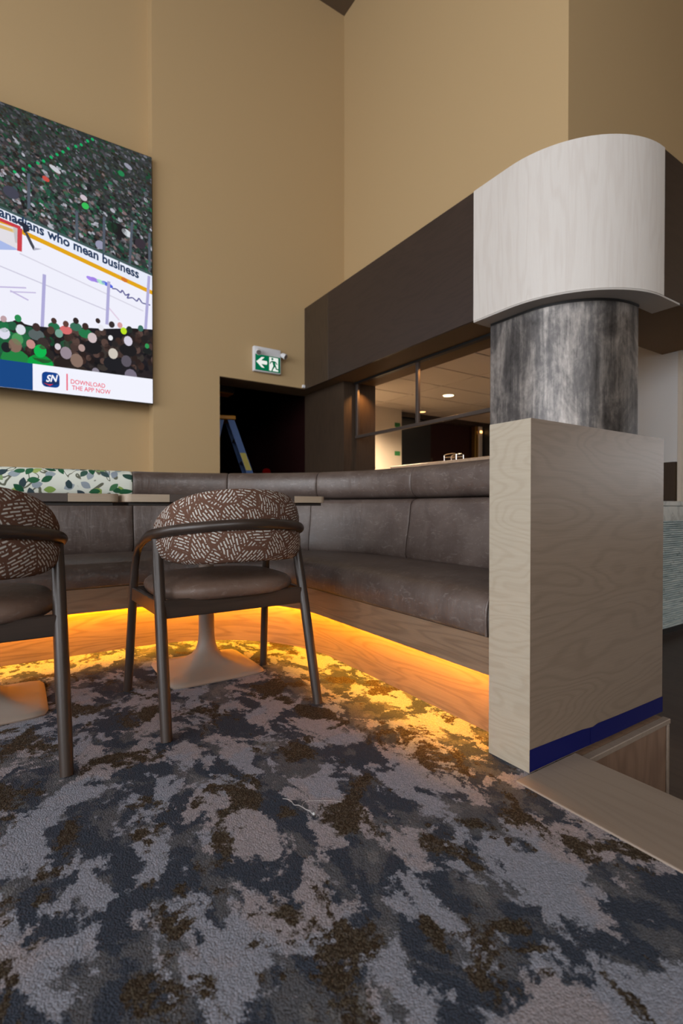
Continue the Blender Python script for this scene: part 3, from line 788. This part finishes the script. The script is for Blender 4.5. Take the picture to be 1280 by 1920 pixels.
for x, y, r, c_, bd_ in [(40, 170, 25, (190, 160, 165), (40, 90, 62)), (155, 165, 28, (46, 140, 84), (40, 34, 34)), (45, 235, 40, (36, 112, 70), None), (110, 225, 35, (40, 92, 64), None), (175, 255, 40, (220, 222, 232), (38, 100, 64)), (45, 285, 45, (222, 220, 236), (34, 96, 60)),
        (300, 235, 32, (66, 50, 48), (90, 100, 100)), (440, 185, 24, (74, 52, 48), (40, 110, 74)), (415, 260, 32, (82, 62, 54), None), (535, 210, 26, (98, 66, 60), (214, 110, 110)), (615, 185, 26, (52, 42, 42), (60, 110, 90)), (690, 230, 30, (62, 46, 42), (40, 120, 74)),
        (790, 185, 22, (58, 46, 46), None), (815, 240, 25, (232, 232, 240), None), (900, 215, 28, (56, 48, 48), None), (965, 220, 25, (214, 160, 160), None), (995, 265, 30, (190, 226, 40), None), (1040, 255, 30, (40, 48, 44), None),
        (745, 320, 42, (206, 188, 190), (34, 32, 34)), (1030, 345, 42, (212, 206, 222), (34, 32, 34)), (910, 445, 45, (206, 198, 186), (34, 34, 38)), (1015, 505, 50, (92, 86, 96), (36, 34, 38)), (620, 500, 56, (136, 112, 100), (52, 44, 40)), (535, 440, 50, (150, 136, 146), (44, 36, 34)),
        (130, 380, 54, (132, 106, 92), (38, 130, 66)), (255, 370, 36, (196, 140, 134), None), (330, 425, 52, (20, 180, 80), (16, 160, 66)), (150, 330, 46, (76, 150, 90), None), (350, 365, 48, (60, 50, 48), (44, 40, 40)), (480, 285, 34, (120, 160, 146), None), (890, 320, 22, (232, 232, 236), None), (1180, 385, 22, (50, 150, 84), (34, 36, 36)),
        (1050, 625, 62, (120, 112, 128), (124, 116, 132)), (770, 590, 34, (140, 134, 146), None), (660, 400, 30, (176, 150, 144), None), (1160, 330, 34, (40, 36, 36), None), (470, 390, 26, (214, 206, 214), None), (1130, 245, 28, (60, 110, 96), None), (60, 395, 40, (34, 36, 40), None)]:
    head(x/Z, 560+y/Z, r/Z*.85, c_, 22, bd_)
# caption bar
shape(px((-900, 580), (63, 683), (63, 733), (-900, 640)), (28, 72, 132), 24)
p0, p1 = scr(63, 683), scr(63, 735)
shape([(SX0, scr(0, 675)[1]), (p0[0], p0[1]), (p0[0], SZ0), (SX0, SZ0)], (28, 72, 132), 25)
shape([(p0[0], p0[1]), (SX1, scr(287, 712)[1]), (SX1, SZ0), (p0[0], SZ0)], (242, 243, 254), 25)
def rrect(x0, x1, z0, z1, r, colr, lay):
    pts = []
    for cx_, cz_, a0 in ((x0+r, z0+r, PI), (x1-r, z0+r, 1.5*PI), (x1-r, z1-r, 0), (x0+r, z1-r, .5*PI)):
        for k in range(6): a = a0+PI/2*k/5; pts.append((cx_+r*math.cos(a), cz_+r*math.sin(a)))
    shape(pts, colr, lay)
lx0, lz1 = scr(80, 697); lx1, lz0 = scr(113, 727)
lz0 = scr(96, 727)[1]; lz1 = scr(96, 699)[1]
rrect(lx0, lx1, lz0, lz1, .035, (24, 66, 140), 26)
lm = (lz0+lz1)/2
shape([(lx0+.004, lm-.02), (lx1-.004, lm+.0), (lx1-.004, lz0+.035), (lx0+.03, lz0+.004), (lx1-.03, lz0+.004), (lx0+.004, lz0+.035)][:4], (30, 52, 100), 27)
shape([(lx0+.012, lm-.034), (lx0+.05, lm-.042), (lx0+.085, lm-.036), (lx0+.06, lm-.056)], (206, 50, 76), 28)
def text_polys(txt, size, bold=0.0, spacing=1.0):
    cu = bpy.data.curves.new('lettering', 'FONT'); cu.body = txt; cu.size = size; cu.offset = bold; cu.space_character = spacing
    cu.resolution_u = 3
    o = bpy.data.objects.new('lettering', cu); COL.objects.link(o)
    bpy.context.view_layer.update()
    me = o.evaluated_get(bpy.context.evaluated_depsgraph_get()).to_mesh()
    vs2 = [v.co.copy() for v in me.vertices]; fs = [list(p.vertices) for p in me.polygons]
    o.evaluated_get(bpy.context.evaluated_depsgraph_get()).to_mesh_clear()
    bpy.data.objects.remove(o); bpy.data.curves.remove(cu)
    return vs2, fs
def put_text(txt, p, q, h, colr, lay, bold=0.0, spacing=1.0, slant=0.0):
    """lettering between screen points p and q along its base line, letter height h"""
    V, Fs = text_polys(txt, 1.0, bold, spacing)
    x0, x1 = min(v.x for v in V), max(v.x for v in V)
    for f in Fs:
        pts = []
        for i in f:
            t = (V[i].x-x0)/(x1-x0); zz = V[i].y/.73*h
            pts.append((p[0]+(q[0]-p[0])*t + zz*slant, p[1]+(q[1]-p[1])*t + zz))
        shape(pts, colr, lay)
put_text('Canadians who mean business', scr(-16, 400), scr(262, 524.5), .084, (40, 60, 92), 10, .030)
put_text('SN', (lx0+.03, lm-.022), (lx1-.024, lm-.010), .062, (245, 246, 255), 29, .03, slant=.2)
tl = scr(134, 720); tr = scr(198, 727)
put_text('DOWNLOAD', tl, (tr[0], tl[1]-.004), .041, (236, 66, 96), 27, .008)
tl = scr(136, 731.5); tr = scr(208, 737)
put_text('THE APP NOW', tl, (tr[0], tl[1]-.002), .041, (236, 66, 96), 27, .008)
bar_(scr(127, 702), scr(127, 733), .012, (236, 110, 132), 27)
obj('picture', pb, M['picture'], vs, recalc=False, label='lit picture of a hockey rink, spectators and a caption')

# ---- exit sign
es = thing('exit_sign', 'white exit sign with green running man and two lamp heads', 'sign', (2.33, 5.07, 2.187))
ex0, ex1, ez0, ez1, ey = 2.170, 2.500, 2.187, 2.462, 5.045
obj('housing', bx(ex0, ex1, ey, WB-.0005, ez0, ez1, bev=.012, seg=3), M['plastic'], es, smooth=40)
gx0, gx1, gz0, gz1 = 2.188, 2.486, 2.200, 2.372
def flat(polys, y, th=.001):
    b = bmesh.new()
    for poly in polys:
        a = [b.verts.new((x, y, z)) for x, z in poly]; a2 = [b.verts.new((x, y+th, z)) for x, z in poly]; n = len(a)
        b.faces.new(a); b.faces.new(a2[::-1])
        for i in range(n): b.faces.new((a[i], a2[i], a2[(i+1) % n], a[(i+1) % n]))
    return b
face = obj('sign_face', flat([[(gx0, gz0), (gx1, gz0), (gx1, gz1), (gx0, gz1)]], ey-.002, .002), M['sign_green'], es, label='lit green face')
ax, az = 2.197, 2.290
arrow = [(ax, az), (ax+.065, az+.058), (ax+.098, az+.058), (ax+.060, az+.020), (ax+.125, az+.020), (ax+.132, az), (ax+.125, az-.020), (ax+.060, az-.020), (ax+.098, az-.058), (ax+.065, az-.058)]
obj('arrow', flat([[arrow[i] for i in (0, 1, 2, 3)], [arrow[i] for i in (0, 3, 7)], [arrow[i] for i in (0, 7, 8, 9)], [arrow[i] for i in (3, 4, 5, 6, 7)]], ey-.003), M['sign_white'], face, label='white arrow pointing left')
dx0, dx1 = 2.352, 2.462
obj('door_panel', flat([[(dx0, gz0+.012), (dx1, gz0+.012), (dx1, gz1-.010), (dx0, gz1-.010)]], ey-.003), M['sign_white'], face, label='white doorway of the pictogram')
hx, hz = 2.390, 2.344
man = [[(hx+.013*math.cos(2*PI*k/12), hz+.013*math.sin(2*PI*k/12)) for k in range(12)],
       [(2.385, 2.325), (2.420, 2.322), (2.432, 2.268), (2.404, 2.262)],
       [(2.390, 2.325), (2.365, 2.312), (2.356, 2.288), (2.366, 2.286), (2.374, 2.304), (2.396, 2.312)],
       [(2.418, 2.323), (2.440, 2.312), (2.452, 2.290), (2.443, 2.287), (2.432, 2.302), (2.415, 2.308)],
       [(2.404, 2.272), (2.424, 2.266), (2.400, 2.232), (2.392, 2.210), (2.378, 2.212), (2.388, 2.240)],
       [(2.416, 2.274), (2.434, 2.272), (2.444, 2.244), (2.472, 2.242), (2.472, 2.230), (2.434, 2.232)]]
obj('running_man', flat(man, ey-.004), M['sign_green'], face, label='green running figure')
for hx_, dx_ in ((2.222, -.3), (2.500, .5)):
    b = bmesh.new()
    d = Vector((dx_, -.75, -.55)).normalized(); p = Vector((hx_, ey-.012, 2.408))
    tube(b, [p, p+d*.012, p+d*.05, p+d*.062], [.020, .027, .032, .030], 16)
    h_ = obj('lamp_head', b, M['plastic'], es, smooth=40)
    q = p+d*.0625
    lb = tube(bmesh.new(), [q, q+d*.002], .025, 16)
    obj('lens', lb, M['ladder_metal'], h_)
# ---- corner guard at the doorway head
b = bx(2.792, 2.828, 5.072, 5.0995, 2.086, 2.122, bev=.006)
tag(obj('corner_guard', b, M['plastic']), 'tiny white plastic bracket at the doorway corner below the bulkhead', 'bracket')

# ---- wood clad wall end and steel screen frame in the bar opening
we = thing('wood_clad_wall', 'dark walnut clad wall end under the bulkhead beside the doorway', 'wall end', (3.2, 4.8, LOWZ))
obj('side_panel', bx(3.0, 3.02, 4.52, WT-.051, LOWZ, FZ0-.002), M['fascia_v'], we)
obj('end_panel', bx(3.0205, 3.43, 4.52, 4.54, LOWZ, FZ0-.002), M['fascia_v'], we)
obj('core', bx(3.021, 3.43, 4.541, WT-.051, LOWZ, FZ0-.002), M['black'], we)
sf = thing('hanging_frame', 'slim bronze steel frame hanging in the bar opening', 'frame', (3.16, 3.5, 1.46))
obj('top_track', bx(3.135, 3.185, 2.485, 4.519, FZ0-.022, FZ0-.001), M['black'], sf)
for y in (4.49, 3.505, 2.52): obj('post', bx(3.145, 3.175, y-.018, y+.018, 1.46, FZ0-.022, bev=.002, seg=1), M['steel_dark'], sf)
obj('bottom_rail', bx(3.142, 3.178, 2.485, 4.515, 1.455, 1.487, bev=.002, seg=1), M['steel_dark'], sf)

# ---- bar interior
BZ = 2.27
bc = bx(3.43, EX, UY+.12, 6.6, BZ+.012, BZ+.06); bc = struct('ceiling_bar', bc, mat('ceiling_grid', (.16, .13, .11), .7))
tile = None
ny = 0
for i in range(5):
    for j in range(8):
        x0 = 3.44+i*1.2; y0 = 2.28+j*.6
        if y0+.59 > 6.62: continue
        if tile is None:
            tb2 = bx(0, 1.182, 0, .582, BZ, BZ+.0115, bev=.003, seg=1)
            tile = obj('ceiling_tile', tb2, M['tile_ceiling'], bc, local=True); o = tile
        else:
            o = bpy.data.objects.new('ceiling_tile', tile.data); COL.objects.link(o); o.parent = bc
        o.location = (x0+.009, y0+.009, 0)
def downlight(name, x, y, z, r, label, energy, lens, spot=2.6):
    t = thing(name, label, 'light', (x, y, z))
    b = bmesh.new()
    n = 24
    for r0, r1, z0, z1 in ((r, r*1.25, -.004, -.004),):
        ro = [b.verts.new((r1*math.cos(2*PI*k/n), r1*math.sin(2*PI*k/n), 0)) for k in range(n)]
        rm = [b.verts.new((r1*math.cos(2*PI*k/n), r1*math.sin(2*PI*k/n), -.004)) for k in range(n)]
        ri = [b.verts.new((r*math.cos(2*PI*k/n), r*math.sin(2*PI*k/n), -.004)) for k in range(n)]
        for k in range(n):
            b.faces.new((ro[k], rm[k], rm[(k+1) % n], ro[(k+1) % n])); b.faces.new((rm[k], ri[k], ri[(k+1) % n], rm[(k+1) % n]))
    obj('trim_ring', b, M['white_paint'], t, local=True)
    lb = bmesh.new(); lathe(lb, [(r*.98, -.0035), (r*.9, -.0015)], n=n); obj('lens', lb, lens, t, local=True)
    l = bpy.data.lights.new(name, 'SPOT'); l.energy = energy; l.color = (1.0, .73, .46) if r > .05 else (1.0, .48, .15); l.spot_size = spot; l.spot_blend = .8; l.shadow_soft_size = r
    lo = bpy.data.objects.new(name+'_lamp', l); COL.objects.link(lo); lo.parent = t; lo.location = (0, 0, -.02)
    return t
downlight('ceiling_light', 5.10, 5.02, BZ, .075, 'round recessed ceiling light glowing in the bar tiles', 80, M['lamp'])
downlight('ceiling_light', 6.0, 3.4, BZ, .075, 'added unseen ceiling light brightening the bar from behind the bulkhead', 100, M['lamp'])  # out of sight, added to brighten the bar interior
downlight('ceiling_light', 6.6, 4.2, BZ, .075, 'added unseen ceiling light brightening the bar from behind the column', 100, M['lamp'])  # another unseen lamp, added to fill the bar with light
downlight('ceiling_light', 3.92, 5.45, BZ, .075, 'added unseen ceiling light brightening the cream wall', 680, M['lamp'])  # strong lamp kept out of view, added to light the cream wall
downlight('spot_light', 3.215, 4.40, FZ0, .012, 'small warm spot in the bulkhead by the walnut wall end', 26, M['lamp_small'], 1.9)
downlight('spot_light', 3.215, 3.42, FZ0, .012, 'small warm spot in the bulkhead beside the middle frame post', 18, M['lamp_small'], 1.9)
downlight('ceiling_light', 5.62, 6.12, BZ, .052, 'faint amber ceiling light at the far end of the bar tiles', 2, M['lamp_small'])
# back walls of the bar
struct('wall_bar', bx(3.43, 5.20, 6.15, 6.3, LOWZ, BZ), M['cream_paint'])
struct('wall_back', bx(5.0, EX, 6.42, 6.6, LOWZ, BZ+.01), M['maroon'])
struct('wall_corridor', bx(3.43, 3.6, WT+.001, 6.15, LOWZ, BZ+.01), M['cream_paint'])
struct('trim_3', bx(5.2, EX, 6.30, 6.42, BZ-.075, BZ-.001), M['fascia_x'])
ws = thing('wall_screen_panel', 'black unlit panel on the far bar wall beside the cream wall', 'panel', (5.65, 6.41, LOWZ))
obj('panel', bx(5.205, 6.04, 6.36, 6.419, LOWZ, BZ-.08, bev=.003, seg=1), M['black'], ws)
obj('edge_trim', bx(6.045, 6.085, 6.36, 6.419, LOWZ, 1.55), M['fascia_v'], ws)
gp = thing('brass_post', 'slim brass and cream post by the dark bar shelves', 'post', (7.18, 6.3, LOWZ))
obj('brass_face', bx(7.10, 7.18, 6.30, 6.40, LOWZ, 2.19, bev=.004, seg=1), M['brass'], gp)
obj('cream_face', bx(7.185, 7.27, 6.28, 6.40, LOWZ, 2.19, bev=.004, seg=1), M['cream_paint'], gp)
obj('amber_lamp', bx(7.20, 7.25, 6.265, 6.2795, 2.07, 2.11, bev=.003, seg=1), M['lamp_small'], gp)
sh = thing('bar_shelf', 'dark shelf unit seen right of the brass post', 'shelf', (7.7, 6.25, LOWZ))
obj('side', bx(7.30, 7.33, 6.05, 6.40, LOWZ, 2.19), M['black'], sh); obj('side', bx(8.20, 8.23, 6.05, 6.40, LOWZ, 2.19), M['black'], sh)
obj('back', bx(7.33, 8.20, 6.385, 6.40, LOWZ, 2.19), M['black'], sh)
for z in (.35, .9, 1.35, 1.8): obj('shelf_board', bx(7.33, 8.20, 6.06, 6.385, z, z+.025), M['steel_dark'], sh)
for i, y in enumerate((1.66, 1.20)):
    sgn = [(5.055, 5.165, 1.975, 2.045), (5.055, 5.165, 1.52, 1.59)][i]
    tg = obj('tape_mark', bx(sgn[0], sgn[1], 6.147, 6.1495, sgn[2], sgn[3]), M['green_tape'])
    tag(tg, ['upper green tape mark on the cream bar wall', 'lower green tape mark on the cream bar wall'][i], 'tape', 'green tape marks')
# back counter with a chrome rack
bcn = thing('service_counter', 'service counter inside the bar opening, almost hidden by the banquette', 'counter', (4.0, 3.65, LOWZ))
obj('cabinet', bx(3.62, 4.15, 2.9, 4.4, LOWZ, 1.125), M['fascia_v'], bcn)
obj('counter_top', bx(3.58, 4.19, 2.86, 4.44, 1.1255, 1.16, bev=.004, seg=1), M['table_light'], bcn)
ck = thing('chrome_rack', 'small chrome wire rack on the counter behind the banquette', 'rack', (3.80, 3.66, 1.1605))
rx, ry = .052, .085
def wire(pts, r=.004): return tube(bmesh.new(), pts, r, 8)
for z in (.012, .055): obj('hoop', wire([(sx*rx, sy*ry, z) for sx, sy in ((-1, -1), (1, -1), (1, 1), (-1, 1), (-1, -1))]), M['chrome'], ck, local=True)
for sx in (-1, 1):
    for sy in (-1, 1): obj('leg', wire([(sx*rx, sy*ry, 0), (sx*rx, sy*ry, .075)]), M['chrome'], ck, local=True)
for sx in (-1, 1): obj('handle', wire(smooth_pts([(sx*rx, -ry, .074), (sx*rx, -ry*.6, .086), (sx*rx, ry*.6, .086), (sx*rx, ry, .074)], 3)), M['chrome'], ck, local=True)
obj('tray', bx(-rx, rx, -ry, ry, .018, .022), M['chrome'], ck, local=True)
# bar front seen right of the panel
br_ = thing('bar_counter', 'bar with pale marble top and ribbed blue grey tile front', 'bar', (6.2, 2.2, LOWZ))
obj('carcass', bx(3.55, 9.0, 1.905, 2.6, LOWZ+.1, .66), M['black'], br_)
obj('toe_kick', bx(3.6, 9.0, 1.97, 2.55, LOWZ, LOWZ+.1), M['black'], br_)
obj('counter_top', bx(3.53, 9.02, 1.875, 2.65, .705, .745, bev=.004, seg=1), M['marble'], br_)
obj('marble_band', bx(3.54, 9.01, 1.885, 2.62, .585, .704, bev=.002, seg=1), M['marble'], br_)
rb = bmesh.new(); z = LOWZ+.085; rr2 = random.Random(5)
while z < .575:
    x = 3.545 + rr2.uniform(-.3, 0)
    while x < 6.5:
        x2 = x+.30; y = 1.888+rr2.uniform(-.002, .002)
        a0 = max(x, 3.545); 
        v = [rb.verts.new((xx, yy, zz)) for xx in (a0, x2-.002) for yy, zz in ((y+.012, z), (y, z+.003), (y-.002, z+.008), (y, z+.013), (y+.012, z+.016))]
        for k in range(4): rb.faces.new((v[k], v[k+1], v[5+k+1], v[5+k]))
        x = x2
    z += .0175
o = obj('tile_strips', rb, M['ribbed'], br_, smooth=60, label='ribbed blue grey tile strips'); o['kind'] = 'stuff'
wp = thing('bar_partition', 'white painted partition behind the steel column over the bar', 'partition', (4.92, 2.7, LOWZ))
obj('white_panel', bx(4.89, 4.95, 2.03, 3.6, 1.10, BZ-.002), M['white_paint'], wp)
obj('dark_panel', bx(4.895, 4.945, 2.05, 3.6, .746, 1.0995), M['fascia_v'], wp)
obj('edge_strip', bx(4.885, 4.955, 2.000, 2.0295, .746, BZ-.002), M['cream_paint'], wp)

# ---- corridor through the doorway
struct('wall_corridor_left', bx(1.1, 1.3, WT+.001, 9.5, LOWZ, 2.6), M['maroon'])
struct('wall_corridor_right', bx(3.2, 3.42, WT+.001, 9.5, LOWZ, 2.6), M['maroon'])
struct('wall_corridor_end', bx(1.1, 3.42, 9.5, 9.7, LOWZ, 2.6), M['maroon'])
struct('ceiling_corridor', bx(1.1, 3.42, WT+.001, 9.7, 2.6, 2.7), M['maroon'])
cb = thing('corridor_fixture', 'grey box fixture under the corridor ceiling at the doorway', 'fixture', (2.26, 6.25, 2.16))
obj('body', bx(2.10, 2.36, 6.1, 6.35, 2.165, 2.285, bev=.01), mat('grey_casing', (.06, .055, .055), .5), cb)
obj('lower_lip', bx(2.12, 2.35, 6.12, 6.33, 2.150, 2.1645), M['ladder_orange'], cb)
obj('bracket', bx(2.2, 2.3, 6.18, 6.28, 2.2855, 2.5995), M['ladder_metal'], cb)
# cabinet and red lamp at the end
cbn = thing('corridor_cabinet', 'low black cabinet in the dark corridor', 'cabinet', (3.02, 6.95, LOWZ))
obj('body', bx(2.85, 3.19, 6.45, 7.5, LOWZ, .98), M['black'], cbn); obj('top', bx(2.83, 3.195, 6.43, 7.52, .981, 1.01), M['maroon'], cbn)
obj('door', bx(2.835, 2.8495, 6.47, 6.965, LOWZ+.05, .96), M['black'], cbn); obj('door', bx(2.835, 2.8495, 6.985, 7.48, LOWZ+.05, .96), M['black'], cbn)
rl = thing('red_lamp', 'small dim red lamp glowing in the dark corridor', 'lamp', (3.07, 6.68, 1.0105))
b = bmesh.new(); lathe(b, [(.07, 0), (.07, .02), (.03, .03), (.02, .10), (.03, .12)]); obj('stand', b, M['black'], rl, local=True, smooth=40)
b = bmesh.new(); lathe(b, [(.02, .121), (.04, .135), (.058, .17), (.06, .20), (.048, .235), (.02, .25)]); obj('shade', b, M['red_lamp'], rl, local=True, smooth=60)
# stepladder
LA = math.atan2(-.549, .836)
ld = thing('stepladder', 'blue fibreglass stepladder with amber top standing in the dark doorway', 'ladder', (2.26, 6.18, LOWZ), LA+math.radians(18))
LH = 2.22
def lrail(x0, y0, x1, y1, wx, wy, name, m):
    b = bx(-wx/2, wx/2, -wy/2, wy/2, 0, LH-.03)
    for v in b.verts:
        t = v.co.z/(LH-.03); v.co.x += x0+(x1-x0)*t; v.co.y += y0+(y1-y0)*t
    return obj(name, b, m, ld, local=True)
for s in (-1, 1):
    r_ = lrail(.80, s*.30, .05, s*.15, .085, .028, 'front_rail', M['ladder_blue'])
    lrail(-.55, s*.27, -.05, s*.14, .055, .024, 'rear_rail', M['ladder_blue'])
    if s < 0:
        def lab(t0, t1, m, nm):
            zz0, zz1 = t0*(LH-.03), t1*(LH-.03); b = bmesh.new()
            y_ = lambda t: -.30+.15*t-.0145
            x_ = lambda t: .80-.75*t
            v = [b.verts.new((x_(t)+dx, y_(t)-e, t*(LH-.03))) for e in (0, .002) for t, dx in ((t0, -.036), (t0, .036), (t1, .036), (t1, -.036))]
            b.faces.new(v[4:]); b.faces.new(v[:4][::-1])
            for k in range(4): b.faces.new((v[k], v[(k+1) % 4], v[4+(k+1) % 4], v[4+k]))
            return obj(nm, b, m, r_, local=True)
        lab(.70, .80, M['ladder_yellow'], 'warning_label'); lab(.60, .67, M['ladder_metal'], 'data_label')
obj('top_cap', bx(-.10, .115, -.20, .20, LH-.05, LH, bev=.012), M['ladder_orange'], ld, local=True, smooth=40)
for k in range(1, 8):
    t = k/8; obj('step', bx(.80-.75*t-.04, .80-.75*t+.04, -.30+.15*t+.014, .30-.15*t-.014, t*LH-.03, t*LH, bev=.003, seg=1), M['ladder_metal'], ld, local=True)
for k in range(1, 6):
    t = k/6; obj('brace', bx(-.55+.5*t-.012, -.55+.5*t+.012, -.27+.13*t+.012, .27-.13*t-.012, t*LH-.025, t*LH), M['ladder_metal'], ld, local=True)
for s in (-1, 1):
    t = .45; b = tube(bmesh.new(), [(-.55+.5*t, s*.21, t*LH), (.80-.75*t, s*.21, t*LH)], .006, 8); obj('spreader', b, M['ladder_metal'], ld, local=True)

# ---- loose thread on the carpet
def fl(u, v):
    d = F_PX*CAM_H/(v-HORIZON); s = (u-640)/F_PX
    return (d*(.549+.836*s), d*(.836-.549*s), .004)
tp_ = [fl(*p) for p in ((529, 1504), (537, 1505), (545, 1509), (551, 1516), (560, 1517), (573, 1525), (580, 1528), (585, 1533))]
tp2 = [fl(*p) for p in ((640, 1511), (620, 1508), (600, 1508), (575, 1509), (566, 1516), (572, 1524), (582, 1527), (587, 1533))]
b = bmesh.new(); tube(b, smooth_pts(tp_, 4), .0006, 6); tube(b, smooth_pts(tp2, 4), .00035, 6)
kn = fl(588, 1533); nb = bmesh.new(); bmesh.ops.create_icosphere(nb, subdivisions=1, radius=.004)
for v in nb.verts: v.co += Vector(kn)
join(b, nb)
tag(obj('loose_thread', b, M['thread'], smooth=60), 'loose pale thread lying on the patterned carpet', 'thread')
